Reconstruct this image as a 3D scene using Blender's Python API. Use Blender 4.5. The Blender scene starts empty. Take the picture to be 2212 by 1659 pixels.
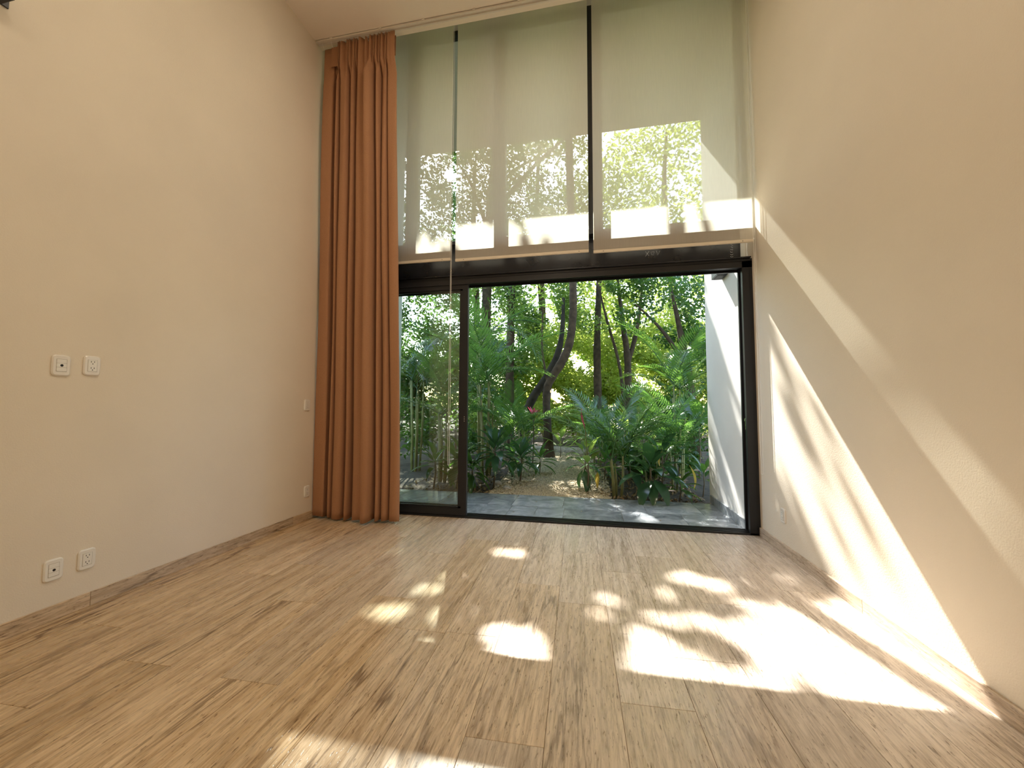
import bpy, bmesh, math, random
import numpy as np
from mathutils import Vector, Matrix

sc = bpy.context.scene
COL = sc.collection
rnd = random.Random(7)
R = math.radians

# ------------------------------------------------------------------ camera
F_PX, YAW, PIT, ROLL = 850.7, -0.1947, 0.0596, 0.0034
CAM = Vector((2.8494, 0.0, 1.15))
_f = Vector((math.sin(YAW)*math.cos(PIT), math.cos(YAW)*math.cos(PIT), math.sin(PIT)))
_r = Vector((math.cos(YAW), -math.sin(YAW), 0)); _u = _r.cross(_f)
cr = math.cos(ROLL)*_r + math.sin(ROLL)*_u
cu = -math.sin(ROLL)*_r + math.cos(ROLL)*_u
cam = bpy.data.cameras.new('camera'); cam_o = bpy.data.objects.new('camera', cam); COL.objects.link(cam_o)
cam.sensor_fit = 'HORIZONTAL'; cam.sensor_width = 36.0; cam.lens = F_PX/2212*36.0
cam.clip_start = 0.02; cam.clip_end = 200
m = Matrix.Identity(4)
for i in range(3):
    m[i][0] = cr[i]; m[i][1] = cu[i]; m[i][2] = -_f[i]; m[i][3] = CAM[i]
cam_o.matrix_world = m
sc.camera = cam_o

# ------------------------------------------------------------------ world, sun, exposure
SUN_DIR = Vector((0.267, -0.927, -1.0))          # direction the sunlight travels
wld = bpy.data.worlds.new('world'); sc.world = wld; wld.use_nodes = True
nt = wld.node_tree; nt.nodes.clear()
sky = nt.nodes.new('ShaderNodeTexSky'); sky.sky_type = 'NISHITA'; sky.sun_disc = False
sky.sun_elevation = math.atan2(1.0, math.hypot(.267, .927)); sky.sun_rotation = math.atan2(-0.267, 0.927)
sky.air_density = 1.6; sky.dust_density = 1.2; sky.ozone_density = 1.0
bgn = nt.nodes.new('ShaderNodeBackground'); bgn.inputs['Strength'].default_value = 0.86
out = nt.nodes.new('ShaderNodeOutputWorld')
nt.links.new(sky.outputs[0], bgn.inputs[0]); nt.links.new(bgn.outputs[0], out.inputs[0])

sun = bpy.data.lights.new('sun', 'SUN'); sun.energy = 22.0; sun.angle = R(0.53); sun.color = (1.0, 0.955, 0.88)
sun_o = bpy.data.objects.new('sun', sun); COL.objects.link(sun_o)
sun_o.rotation_euler = SUN_DIR.to_track_quat('-Z', 'Y').to_euler(); sun_o.location = (-2, 9, 12)

sc.view_settings.view_transform = 'Standard'; sc.view_settings.look = 'None'
sc.view_settings.exposure = 0.12; sc.view_settings.gamma = 1.0
sc.view_settings.use_curve_mapping = False
sc.cycles.max_bounces = 10; sc.cycles.diffuse_bounces = 6; sc.cycles.transparent_max_bounces = 16
FILL_W = 20.0

# ------------------------------------------------------------------ room numbers (metres)
W, YD, HD, ZC = 4.3595, 4.05, 2.563, 5.056        # right wall, door plane, door frame height, ceiling
ZR = 5.45                                          # outside soffit and blind pocket
YB = -3.0                                          # rear wall behind the camera

# ------------------------------------------------------------------ helpers
def tag(o, label=None, cat=None, group=None, kind=None):
    if label: o['label'] = label
    if cat: o['category'] = cat
    if group: o['group'] = group
    if kind: o['kind'] = kind
    return o
def link(name, me, mat=None, parent=None):
    o = bpy.data.objects.new(name, me); COL.objects.link(o)
    if mat is not None and me is not None and not me.materials: me.materials.append(mat)
    if parent is not None: o.parent = parent
    return o
def empty(name, loc=(0, 0, 0), parent=None):
    o = bpy.data.objects.new(name, None); COL.objects.link(o); o.location = loc
    o.empty_display_size = .1
    if parent is not None: o.parent = parent
    return o
def mesh(name, V, Fc, smooth=False):
    me = bpy.data.meshes.new(name); me.from_pydata([tuple(v) for v in V], [], [tuple(f) for f in Fc]); me.update()
    if smooth: me.polygons.foreach_set('use_smooth', [True]*len(me.polygons))
    return me
class MB:
    def __init__(s): s.v = []; s.f = []
    def add(s, V, Fc):
        n = len(s.v); s.v += [tuple(v) for v in V]; s.f += [tuple(i+n for i in f) for f in Fc]; return s
    def box(s, x0, x1, y0, y1, z0, z1, c=0.0):
        if c <= 0:
            V = [(x, y, z) for x in (x0, x1) for y in (y0, y1) for z in (z0, z1)]
            return s.add(V, [(0, 1, 3, 2), (4, 6, 7, 5), (0, 4, 5, 1), (2, 3, 7, 6), (0, 2, 6, 4), (1, 5, 7, 3)])
        bm = bmesh.new(); bmesh.ops.create_cube(bm, size=1.0)
        for v in bm.verts:
            v.co = Vector(((x0+x1)/2+v.co.x*(x1-x0), (y0+y1)/2+v.co.y*(y1-y0), (z0+z1)/2+v.co.z*(z1-z0)))
        bmesh.ops.bevel(bm, geom=bm.edges[:], offset=c, segments=1, profile=.5, affect='EDGES')
        bm.verts.ensure_lookup_table(); bm.verts.index_update()
        V = [tuple(v.co) for v in bm.verts]; Fc = [[v.index for v in f.verts] for f in bm.faces]; bm.free()
        return s.add(V, Fc)
    def tube(s, pts, rad, n=8, caps=True):
        pts = [Vector(p) for p in pts]
        if not hasattr(rad, '__len__'): rad = [rad]*len(pts)
        V = []; Fc = []; ref = None
        for i, p in enumerate(pts):
            t = (pts[min(i+1, len(pts)-1)]-pts[max(i-1, 0)]).normalized()
            if ref is None:
                ref = t.orthogonal().normalized()
            ref = (ref - t*ref.dot(t)).normalized(); b = t.cross(ref)
            for k in range(n):
                a = 2*math.pi*k/n
                V.append(p + (ref*math.cos(a)+b*math.sin(a))*rad[i])
        for i in range(len(pts)-1):
            for k in range(n):
                Fc.append((i*n+k, i*n+(k+1) % n, (i+1)*n+(k+1) % n, (i+1)*n+k))
        if caps:
            Fc.append(tuple(range(n-1, -1, -1))); Fc.append(tuple((len(pts)-1)*n+k for k in range(n)))
        return s.add(V, Fc)
    def prism(s, poly, axis, a0, a1):
        # poly: list of 2D points; extruded along axis 'x','y','z'
        def P(u, v, a): return {'x': (a, u, v), 'y': (u, a, v), 'z': (u, v, a)}[axis]
        n = len(poly); V = [P(u, v, a0) for u, v in poly]+[P(u, v, a1) for u, v in poly]
        Fc = [(i, (i+1) % n, n+(i+1) % n, n+i) for i in range(n)]+[tuple(range(n-1, -1, -1)), tuple(range(n, 2*n))]
        return s.add(V, Fc)
    def build(s, name, mat=None, parent=None, smooth=False):
        me = mesh(name, s.v, s.f, smooth)
        bm = bmesh.new(); bm.from_mesh(me); bmesh.ops.recalc_face_normals(bm, faces=bm.faces[:]); bm.to_mesh(me); bm.free()
        return link(name, me, mat, parent)
def struct(o): o['kind'] = 'structure'; return o
def local(o, loc):
    """move the origin of a mesh object to loc without moving its geometry"""
    o.data.transform(Matrix.Translation(-Vector(loc))); o.location = loc; return o

# ------------------------------------------------------------------ materials
MATS = {}
def newmat(name):
    mt = bpy.data.materials.new(name); mt.use_nodes = True; t = mt.node_tree; t.nodes.clear()
    MATS[name] = mt
    o = t.nodes.new('ShaderNodeOutputMaterial'); return mt, t, o
def node(t, kind, **kw):
    n = t.nodes.new(kind)
    for k, v in kw.items():
        if k in n.inputs: n.inputs[k].default_value = v
        else: setattr(n, k, v)
    return n
def ramp(t, stops, inter='LINEAR'):
    n = t.nodes.new('ShaderNodeValToRGB'); cr_ = n.color_ramp; cr_.interpolation = inter
    while len(cr_.elements) > 1: cr_.elements.remove(cr_.elements[-1])
    for i, (p, c) in enumerate(stops):
        e = cr_.elements[0] if i == 0 else cr_.elements.new(p)
        e.position = p; e.color = (*c, 1) if len(c) == 3 else c
    return n
def plain(name, col, rough=.5, metal=0.0, bump=0.0, bscale=60.0, var=0.0, vscale=3.0, spec=.5):
    mt, t, o = newmat(name); L = t.links.new
    p = node(t, 'ShaderNodeBsdfPrincipled', Roughness=rough, Metallic=metal)
    p.inputs['Specular IOR Level'].default_value = spec
    tc = node(t, 'ShaderNodeTexCoord')
    if var > 0:
        nz = node(t, 'ShaderNodeTexNoise', Scale=vscale, Detail=5.0); L(tc.outputs['Object'], nz.inputs['Vector'])
        rp = ramp(t, [(.3, [c*(1-var) for c in col]), (.7, [min(1, c*(1+var)) for c in col])]); L(nz.outputs['Fac'], rp.inputs['Fac'])
        L(rp.outputs['Color'], p.inputs['Base Color'])
    else: p.inputs['Base Color'].default_value = (*col, 1)
    if bump > 0:
        nb = node(t, 'ShaderNodeTexNoise', Scale=bscale, Detail=3.0); L(tc.outputs['Object'], nb.inputs['Vector'])
        b = node(t, 'ShaderNodeBump', Strength=bump, Distance=.004); L(nb.outputs['Fac'], b.inputs['Height']); L(b.outputs['Normal'], p.inputs['Normal'])
    L(p.outputs[0], o.inputs[0]); return mt
wall_m = plain('wall_paint', (.79, .715, .60), .75, bump=.35, bscale=140, var=.025, vscale=2, spec=.25)
ceil_m = plain('ceiling_paint', (.86, .78, .68), .85, bump=.2, bscale=160, var=.02, spec=.2)
ext_m = plain('exterior_plaster', (.79, .785, .75), .85, bump=.3, bscale=90, var=.05, vscale=1.2, spec=.2)
soffit_m = plain('soffit_plaster', (.66, .63, .58), .9, bump=.2, bscale=90, var=.04)
black_m = plain('black_aluminium', (.019, .020, .024), .34, spec=.35, var=.1)
steel_m = plain('black_steel', (.013, .015, .022), .24, bump=.12, bscale=25, var=.25, vscale=6)
white_m = plain('white_plastic', (.82, .80, .75), .28)
film_m = plain('white_plate_gloss', (.80, .76, .70), .12, bump=.25, bscale=40)
track_m = plain('white_track', (.74, .69, .62), .4)
dark_m = plain('dark_hole', (.008, .007, .006), .6)
grout_m = plain('grout', (.26, .20, .145), .9)
grey_lamp_m = plain('lamp_housing', (.055, .06, .07), .35)
chalk_m = plain('chalk', (.72, .74, .78), .9)
steelpin_m = plain('steel_pin', (.7, .7, .72), .25, metal=1.0)
soil_m = plain('soil', (.075, .055, .038), .95, bump=.8, bscale=35, var=.5, vscale=9)
gravelbed_m = plain('gravel_bed', (.30, .25, .16), .95, bump=.9, bscale=45, var=.35, vscale=25)
rock_m = plain('rock', (.42, .39, .33), .9, bump=.6, bscale=14, var=.3, vscale=8)

def travertine(name, base_scale=1.0, axis='y'):
    mt, t, o = newmat(name); L = t.links.new
    p = node(t, 'ShaderNodeBsdfPrincipled', Roughness=.33); p.inputs['Specular IOR Level'].default_value = .42
    tc = node(t, 'ShaderNodeTexCoord'); oi = node(t, 'ShaderNodeObjectInfo')
    at = node(t, 'ShaderNodeAttribute', attribute_type='OBJECT', attribute_name='tone')
    mul = node(t, 'ShaderNodeMath', operation='MULTIPLY'); mul.inputs[1].default_value = 57.0; L(oi.outputs['Random'], mul.inputs[0])
    cmb = node(t, 'ShaderNodeCombineXYZ')
    for i in range(3): L(mul.outputs[0], cmb.inputs[i])
    add = node(t, 'ShaderNodeVectorMath', operation='ADD'); L(tc.outputs['Object'], add.inputs[0]); L(cmb.outputs[0], add.inputs[1])
    def streak(across, along, detail, dist, rough=.6):
        mp = node(t, 'ShaderNodeMapping')
        mp.inputs['Scale'].default_value = (across, along, across) if axis == 'y' else (along, across, across)
        L(add.outputs[0], mp.inputs['Vector'])
        n = node(t, 'ShaderNodeTexNoise', Scale=base_scale, Detail=detail, Distortion=dist, Roughness=rough); L(mp.outputs[0], n.inputs['Vector']); return n
    n1 = streak(20, .6, 12.0, .2, .74); n2 = streak(95, 9.0, 7.0, .4, .7); n3 = streak(8, .62, 5.0, .45, .55); n4 = streak(130, 24, 3.0, 0.0, .6); n5 = streak(1.6, .5, 3.0, .2)
    pale = ramp(t, [(.30, (.53, .44, .36)), (.50, (.62, .525, .435)), (.70, (.69, .60, .51))]); L(n1.outputs['Fac'], pale.inputs['Fac'])
    brown = ramp(t, [(.31, (.40, .265, .145)), (.45, (.54, .38, .215)), (.57, (.66, .495, .31)), (.70, (.73, .58, .40))]); L(n1.outputs['Fac'], brown.inputs['Fac'])
    mx = node(t, 'ShaderNodeMix', data_type='RGBA'); L(at.outputs['Fac'], mx.inputs['Factor']); L(pale.outputs[0], mx.inputs['A']); L(brown.outputs[0], mx.inputs['B'])
    fine = ramp(t, [(.36, (.58, .54, .49)), (.56, (1.10, 1.10, 1.10))]); L(n2.outputs['Fac'], fine.inputs['Fac'])
    m2 = node(t, 'ShaderNodeMix', data_type='RGBA', blend_type='MULTIPLY'); m2.inputs['Factor'].default_value = .8; L(mx.outputs['Result'], m2.inputs['A']); L(fine.outputs[0], m2.inputs['B'])
    vein = ramp(t, [(.476, (1, 1, 1)), (.495, (.24, .18, .13)), (.505, (.24, .18, .13)), (.524, (1, 1, 1))]); L(n3.outputs['Fac'], vein.inputs['Fac'])
    veinmask = ramp(t, [(.42, (0, 0, 0)), (.60, (1, 1, 1))]); L(n5.outputs['Fac'], veinmask.inputs['Fac'])
    vf = node(t, 'ShaderNodeMath', operation='MULTIPLY'); L(veinmask.outputs[0], vf.inputs[0])
    vt = node(t, 'ShaderNodeMapRange'); L(at.outputs['Fac'], vt.inputs[0]); vt.inputs[3].default_value = .35; vt.inputs[4].default_value = .9; L(vt.outputs[0], vf.inputs[1])
    m3 = node(t, 'ShaderNodeMix', data_type='RGBA', blend_type='MULTIPLY'); L(vf.outputs[0], m3.inputs['Factor']); L(m2.outputs['Result'], m3.inputs['A']); L(vein.outputs[0], m3.inputs['B'])
    pore = ramp(t, [(.62, (1, 1, 1)), (.67, (.34, .28, .22))]); L(n4.outputs['Fac'], pore.inputs['Fac'])
    m4 = node(t, 'ShaderNodeMix', data_type='RGBA', blend_type='MULTIPLY'); m4.inputs['Factor'].default_value = .8; L(m3.outputs['Result'], m4.inputs['A']); L(pore.outputs[0], m4.inputs['B'])
    vr = node(t, 'ShaderNodeMapRange'); L(oi.outputs['Random'], vr.inputs[0]); vr.inputs[3].default_value = .90; vr.inputs[4].default_value = 1.08
    hs = node(t, 'ShaderNodeHueSaturation'); L(vr.outputs[0], hs.inputs['Value']); L(m4.outputs['Result'], hs.inputs['Color'])
    L(hs.outputs[0], p.inputs['Base Color'])
    rr = ramp(t, [(.3, (.20,)*3), (.7, (.36,)*3)]); L(n1.outputs['Fac'], rr.inputs['Fac']); L(rr.outputs[0], p.inputs['Roughness'])
    b = node(t, 'ShaderNodeBump', Strength=.25, Distance=.002); L(pore.outputs[0], b.inputs['Height']); L(b.outputs['Normal'], p.inputs['Normal'])
    L(p.outputs[0], o.inputs[0]); return mt
trav_m = travertine('travertine')

def slate():
    mt, t, o = newmat('slate'); L = t.links.new
    p = node(t, 'ShaderNodeBsdfPrincipled', Roughness=.22)
    tc = node(t, 'ShaderNodeTexCoord'); oi = node(t, 'ShaderNodeObjectInfo')
    mul = node(t, 'ShaderNodeVectorMath', operation='SCALE'); mul.inputs['Scale'].default_value = 31.0
    cmb = node(t, 'ShaderNodeCombineXYZ')
    for i in range(3): L(oi.outputs['Random'], cmb.inputs[i])
    L(cmb.outputs[0], mul.inputs[0])
    add = node(t, 'ShaderNodeVectorMath', operation='ADD'); L(tc.outputs['Object'], add.inputs[0]); L(mul.outputs[0], add.inputs[1])
    n = node(t, 'ShaderNodeTexNoise', Scale=4.0, Detail=9.0, Distortion=1.2, Roughness=.65); L(add.outputs[0], n.inputs['Vector'])
    rp = ramp(t, [(.3, (.12, .135, .150)), (.5, (.24, .265, .285)), (.72, (.44, .465, .48))]); L(n.outputs['Fac'], rp.inputs['Fac'])
    vr = node(t, 'ShaderNodeMapRange'); L(oi.outputs['Random'], vr.inputs[0]); vr.inputs[3].default_value = .7; vr.inputs[4].default_value = 1.35
    hs = node(t, 'ShaderNodeHueSaturation'); L(vr.outputs[0], hs.inputs['Value']); L(rp.outputs[0], hs.inputs['Color']); L(hs.outputs[0], p.inputs['Base Color'])
    b = node(t, 'ShaderNodeBump', Strength=.35, Distance=.006); L(n.outputs['Fac'], b.inputs['Height']); L(b.outputs['Normal'], p.inputs['Normal'])
    L(p.outputs[0], o.inputs[0]); return mt
slate_m = slate()

def glass():
    mt, t, o = newmat('clear_glass'); L = t.links.new
    tr = node(t, 'ShaderNodeBsdfTransparent'); tr.inputs['Color'].default_value = (.90, .93, .91, 1)
    gl = node(t, 'ShaderNodeBsdfGlossy', Roughness=.0); lw = node(t, 'ShaderNodeLayerWeight', Blend=.5); fr = node(t, 'ShaderNodeMath', operation='POWER'); L(lw.outputs['Facing'], fr.inputs[0]); fr.inputs[1].default_value = 4.0
    mu = node(t, 'ShaderNodeMath', operation='MULTIPLY_ADD'); mu.inputs[1].default_value = .85; mu.inputs[2].default_value = .045; L(fr.outputs[0], mu.inputs[0])
    mx = node(t, 'ShaderNodeMixShader'); L(mu.outputs[0], mx.inputs[0]); L(tr.outputs[0], mx.inputs[1]); L(gl.outputs[0], mx.inputs[2]); L(mx.outputs[0], o.inputs[0]); return mt
glass_m = glass()

def screen_fabric():
    mt, t, o = newmat('screen_fabric'); L = t.links.new
    tc = node(t, 'ShaderNodeTexCoord')
    nz = node(t, 'ShaderNodeTexNoise', Scale=1.0, Detail=4.0)
    mp = node(t, 'ShaderNodeMapping'); mp.inputs['Scale'].default_value = (120, 1, 6); L(tc.outputs['Object'], mp.inputs['Vector']); L(mp.outputs[0], nz.inputs['Vector'])
    rp = ramp(t, [(.3, (.40, .362, .308)), (.7, (.44, .397, .338))]); L(nz.outputs['Fac'], rp.inputs['Fac'])
    d = node(t, 'ShaderNodeBsdfDiffuse'); L(rp.outputs[0], d.inputs['Color'])
    tl = node(t, 'ShaderNodeBsdfTranslucent'); tl.inputs['Color'].default_value = (.48, .455, .40, 1)
    ad = node(t, 'ShaderNodeAddShader'); L(d.outputs[0], ad.inputs[0]); L(tl.outputs[0], ad.inputs[1])
    tr = node(t, 'ShaderNodeBsdfTransparent')
    mx = node(t, 'ShaderNodeMixShader'); mx.inputs[0].default_value = .77
    L(tr.outputs[0], mx.inputs[1]); L(ad.outputs[0], mx.inputs[2]); L(mx.outputs[0], o.inputs[0]); return mt
screen_m = screen_fabric()
hem_m = plain('hem_bar', (.72, .64, .52), .6)

def curtain_fabric():
    mt, t, o = newmat('curtain_fabric'); L = t.links.new
    p = node(t, 'ShaderNodeBsdfPrincipled', Roughness=.92); p.inputs['Specular IOR Level'].default_value = .15
    p.inputs['Sheen Weight'].default_value = .25; p.inputs['Sheen Tint'].default_value = (.9, .6, .4, 1)
    tc = node(t, 'ShaderNodeTexCoord')
    nz = node(t, 'ShaderNodeTexNoise', Scale=260.0, Detail=2.0); L(tc.outputs['Object'], nz.inputs['Vector'])
    rp = ramp(t, [(.3, (.36, .185, .100)), (.7, (.45, .240, .135))]); L(nz.outputs['Fac'], rp.inputs['Fac']); L(rp.outputs[0], p.inputs['Base Color'])
    L(p.outputs[0], o.inputs[0]); return mt
curtain_m = curtain_fabric()

def leafmat(name, c0, c1, back, trans=.4, rough=.32, scale=2.5):
    mt, t, o = newmat(name); L = t.links.new
    p = node(t, 'ShaderNodeBsdfPrincipled', Roughness=rough); p.inputs['Specular IOR Level'].default_value = .5
    tc = node(t, 'ShaderNodeTexCoord'); oi = node(t, 'ShaderNodeObjectInfo')
    nz = node(t, 'ShaderNodeTexNoise', Scale=scale, Detail=4.0); L(tc.outputs['Object'], nz.inputs['Vector'])
    ad = node(t, 'ShaderNodeMath', operation='MULTIPLY_ADD'); L(oi.outputs['Random'], ad.inputs[0]); ad.inputs[1].default_value = .35; L(nz.outputs['Fac'], ad.inputs[2])
    rp = ramp(t, [(.4, c0), (.85, c1)]); L(ad.outputs[0], rp.inputs['Fac']); L(rp.outputs[0], p.inputs['Base Color'])
    tl = node(t, 'ShaderNodeBsdfTranslucent'); tl.inputs['Color'].default_value = (*back, 1)
    mx = node(t, 'ShaderNodeMixShader'); mx.inputs[0].default_value = trans; L(p.outputs[0], mx.inputs[1]); L(tl.outputs[0], mx.inputs[2]); L(mx.outputs[0], o.inputs[0]); return mt
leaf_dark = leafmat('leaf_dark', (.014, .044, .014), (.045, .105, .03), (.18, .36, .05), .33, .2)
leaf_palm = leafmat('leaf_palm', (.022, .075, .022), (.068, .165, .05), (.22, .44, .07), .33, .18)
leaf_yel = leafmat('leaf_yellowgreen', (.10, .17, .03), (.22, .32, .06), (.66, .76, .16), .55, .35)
leaf_mid = leafmat('leaf_mid', (.045, .10, .025), (.12, .21, .05), (.38, .56, .10), .46)
leaf_broad = leafmat('leaf_broad', (.024, .07, .036), (.05, .12, .06), (.12, .27, .06), .22, .16)
leaf_yellow = leafmat('leaf_yellow', (.45, .33, .05), (.60, .45, .08), (.7, .5, .1), .4)
bract_m = leafmat('bract_pink', (.55, .06, .12), (.75, .12, .2), (.8, .12, .2), .35, .35)
litter_m = leafmat('leaf_litter', (.20, .13, .06), (.34, .24, .11), (.2, .14, .06), .1, .7)
bark_m = plain('bark', (.062, .043, .026), .95, bump=1.0, bscale=22, var=.45, vscale=10)
moss_m = plain('bark_mossy', (.034, .028, .02), .95, bump=1.0, bscale=18, var=.5, vscale=7)
stem_m = plain('palm_stem', (.20, .21, .075), .6, bump=.3, bscale=20, var=.35, vscale=9)
cane_m = plain('cane', (.13, .10, .06), .8, var=.4, vscale=12)

# ================================================================== ROOM SHELL
struct(MB().box(-.2, 0, YB, 4.15, -.1, ZR).build('wall_left', wall_m))
struct(MB().box(W, W+.2, YB, 4.15, -.1, ZR).build('wall_right', wall_m))
struct(MB().box(-.2, W+.2, YB-.2, YB, -.1, ZR).build('wall_rear', wall_m))
struct(MB().box(0, W, YB, 3.62, ZC, ZR).build('ceiling', ceil_m))
struct(MB().box(-.4, 4.75, 3.62, 6.08, ZR, ZR+.28).build('roof_slab', soffit_m))
struct(MB().box(-.4, 4.75, YB-.2, 3.62, ZR, ZR+.28).build('roof_slab_rear', soffit_m))

# ---- floor of travertine planks
floor_o = struct(MB().box(0, W, YB, 4.0, -.1, -.006).build('floor', grout_m))
SK = -0.030                                          # the planks run a touch askew to the walls
SEAMS = [2.685+.2775*i for i in range(-11, 8)]
ENDS = {-1: [1.395, 2.62], 0: [1.03, 2.41, 3.23], 1: [1.65, 2.91], 2: [0.7, 1.98, 3.24], 3: [1.25, 2.55], 4: [.9, 2.2, 3.4],
        5: [1.5, 2.8], -2: [.75, 2.0, 3.3], -3: [1.99, 3.4], -4: [1.0, 2.3, 3.03], -5: [1.51, 2.7], -6: [.9, 2.15, 3.35],
        -7: [1.535, 2.65], -8: [1.24, 2.45, 3.5], -9: [1.75, 2.74], -10: [1.1, 2.2, 3.3]}
def plank(x0, x1, y0, y1, tone):
    g = .0006; c = .0010
    def P(x, y, z, pin=True):
        return (x + SK*(y-1.5), y - (SK*(x-2.5) if 0 < y < 3.95 else 0), z)
    V = []
    for ins, z in ((0, -.006), (0, -c), (c, 0)):
        a, b, d, e = x0+g+ins, x1-g-ins, y0+g+ins, y1-g-ins
        V += [P(a, d, z), P(b, d, z), P(b, e, z), P(a, e, z)]
    V = [(min(max(v[0], -.002), W+.002), v[1], v[2]) for v in V]
    xs = [v[0] for v in V]
    if max(xs)-min(xs) < .02: return
    Fc = [(8, 9, 10, 11)]
    for k in (0, 4):
        for i in range(4): Fc.append((k+i, k+(i+1) % 4, k+4+(i+1) % 4, k+4+i))
    o = link('plank', mesh('plank', V, Fc), trav_m, floor_o); o['tone'] = float(tone)
for k in range(len(SEAMS)-1):
    i = k-11; x0, x1 = SEAMS[k], SEAMS[k+1]
    en = ENDS.get(i, [1.0, 2.3, 3.4])
    ys = [y for y in en]
    y = ys[0]
    while y > YB+1.3: y -= 1.22; ys.insert(0, y)
    ys = [YB]+ys+[3.995]
    for a, b in zip(ys[:-1], ys[1:]):
        xm = (x0+x1)/2
        tone = min(1, max(0, 1.25-xm/2.9+rnd.uniform(-.22, .22)-(.25 if a > 2.6 else 0)))
        plank(x0, x1, a, b, tone)

# ---- baseboards of travertine strips
def baseboard(name, x0, x1, joints, y0, y1):
    b = struct(empty(name, ((x0+x1)/2, 0, 0)))
    js = [y0]+joints+[y1]
    for a, c in zip(js[:-1], js[1:]):
        o = MB().box(x0, x1, a+.0008, c-.0008, 0, .0785, .0015).build('tile', trav_m, b)
        o.matrix_parent_inverse = Matrix.Translation((-(x0+x1)/2, 0, 0)); o['tone'] = rnd.uniform(.55, .95) if x0 < 1 else rnd.uniform(.25, .5)
baseboard('baseboard_left', 0, .012, [-1.8, -.6, .62, 1.83, 3.42], YB, 3.99)
baseboard('baseboard_right', W-.018, W, [-1.9, -.7, .5, 1.7, 2.62, 3.4], YB, 3.985)

# ---- exterior shell and patio
struct(MB().box(4.30, W+.2, 4.15, 5.33, -.1, ZR).build('wall_exterior_right', ext_m))
struct(MB().box(-.2, .10, 4.15, 5.40, -.1, ZR).build('wall_exterior_left', ext_m))
for nm, xa, xb, ya, yb_ in (('baseboard_exterior_right', 4.282, 4.30, 4.15, 5.26), ('baseboard_exterior_left', .10, .118, 4.15, 5.30)):
    b = struct(empty(nm, (xa, ya, 0)))
    yy = ya
    while yy < yb_-.05:
        y2 = min(yy+.48, yb_)
        MB().box(0, xb-xa, yy-ya+.001, y2-ya-.001, 0, .095, .0015).build('tile', slate_m, b); yy = y2
patio = struct(MB().box(.10, 4.30, 4.15, 5.20, -.12, -.006).build('patio_floor', grout_m))
rows = [(4.15, 4.62), (4.62, 5.20)]
cuts = [[.10, .72, 1.33, 1.95, 2.25, 2.56, 3.18, 3.80, 4.30], [.10, .42, 1.03, 1.64, 1.93, 2.53, 3.15, 3.46, 4.05, 4.30]]
for (y0, y1), cs in zip(rows, cuts):
    for a, b in zip(cs[:-1], cs[1:]):
        MB().box(a+.0015, b-.0015, y0+.0015, y1-.0015, -.006, rnd.uniform(-.001, .001), .0012).build('tile', slate_m, patio)

# ================================================================== SLIDING DOOR
door = struct(empty('door_1', (2.18, YD, 0)))
def part(mb, name, mat, parent, smooth=False):
    o = mb.build(name, mat, parent, smooth); o.matrix_parent_inverse = parent.matrix_world.inverted() if False else Matrix.Translation(-parent_loc(parent)); return o
def parent_loc(p):
    v = Vector(p.location)
    while p.parent: p = p.parent; v += Vector(p.location)
    return v
# head: stepped profile with the roller grooves
part(MB().box(0, W, 4.0, 4.15, 2.535, HD).box(0, W, 4.0, 4.012, 2.478, 2.54).box(0, W, 4.068, 4.078, 2.49, 2.54).box(0, W, 4.135, 4.15, 2.478, 2.54), 'frame_head', black_m, door)
part(MB().box(4.335, W, 4.0, 4.15, 0, 2.54).box(4.272, 4.337, 4.0, 4.030, 0, 2.54).box(4.285, 4.337, 4.062, 4.078, 0, 2.54).box(4.279, 4.337, 4.125, 4.15, 0, 2.54), 'frame_jamb', black_m, door)
part(MB().box(0, .03, 4.0, 4.15, 0, 2.54), 'frame_jamb', black_m, door)
sill = MB().box(0, W, 3.998, 4.152, -.02, .004)
for y in (4.0, 4.036, 4.068, 4.104, 4.138): sill.box(.0, 4.335, y, y+.009, .0, .016)
part(sill, 'threshold_track', black_m, door)
strike = part(MB().box(4.277, 4.2795, 4.045, 4.058, .95, 1.06).box(4.272, 4.279, 4.04, 4.063, 1.03, 1.05), 'latch_strike', steelpin_m, door)
def sliding_panel(x0, x1, y0, y1, latch):
    p = empty('sliding_panel', (x0-2.18, 0, 0), door)
    st, rb, rt, z0, z1 = .062, .075, .07, .018, 2.50
    mb = MB().box(x0, x0+st, y0, y1, z0, z1).box(x1-st, x1, y0, y1, z0, z1).box(x0+st, x1-st, y0, y1, z0, z0+rb).box(x0+st, x1-st, y0, y1, z1-rt, z1)
    ym = (y0+y1)/2
    part(mb, 'panel_frame', black_m, p)
    b = MB()
    for xa in (x0+st, x1-st-.03): b.box(xa, xa+.03, ym-.012, ym+.012, z0+rb, z1-rt)
    b.box(x0+st, x1-st, ym-.012, ym+.012, z0+rb, z0+rb+.015).box(x0+st, x1-st, ym-.012, ym+.012, z1-rt-.015, z1-rt)
    part(b, 'glazing_bead', black_m, p)
    part(MB().box(x0+st+.01, x1-st-.01, ym-.003, ym+.003, z0+rb, z1-rt), 'pane', glass_m, p)
    if latch:
        for k in range(3):
            part(MB().tube([(x1-.028, y0-.002, 1.005+.022*k), (x1-.028, y0+.002, 1.005+.022*k)], .0045, 10), 'latch_screw', steelpin_m, p)
sliding_panel(.06, 1.572, 4.014, 4.058, True)
sliding_panel(.035, 1.545, 4.082, 4.126, False)

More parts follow.
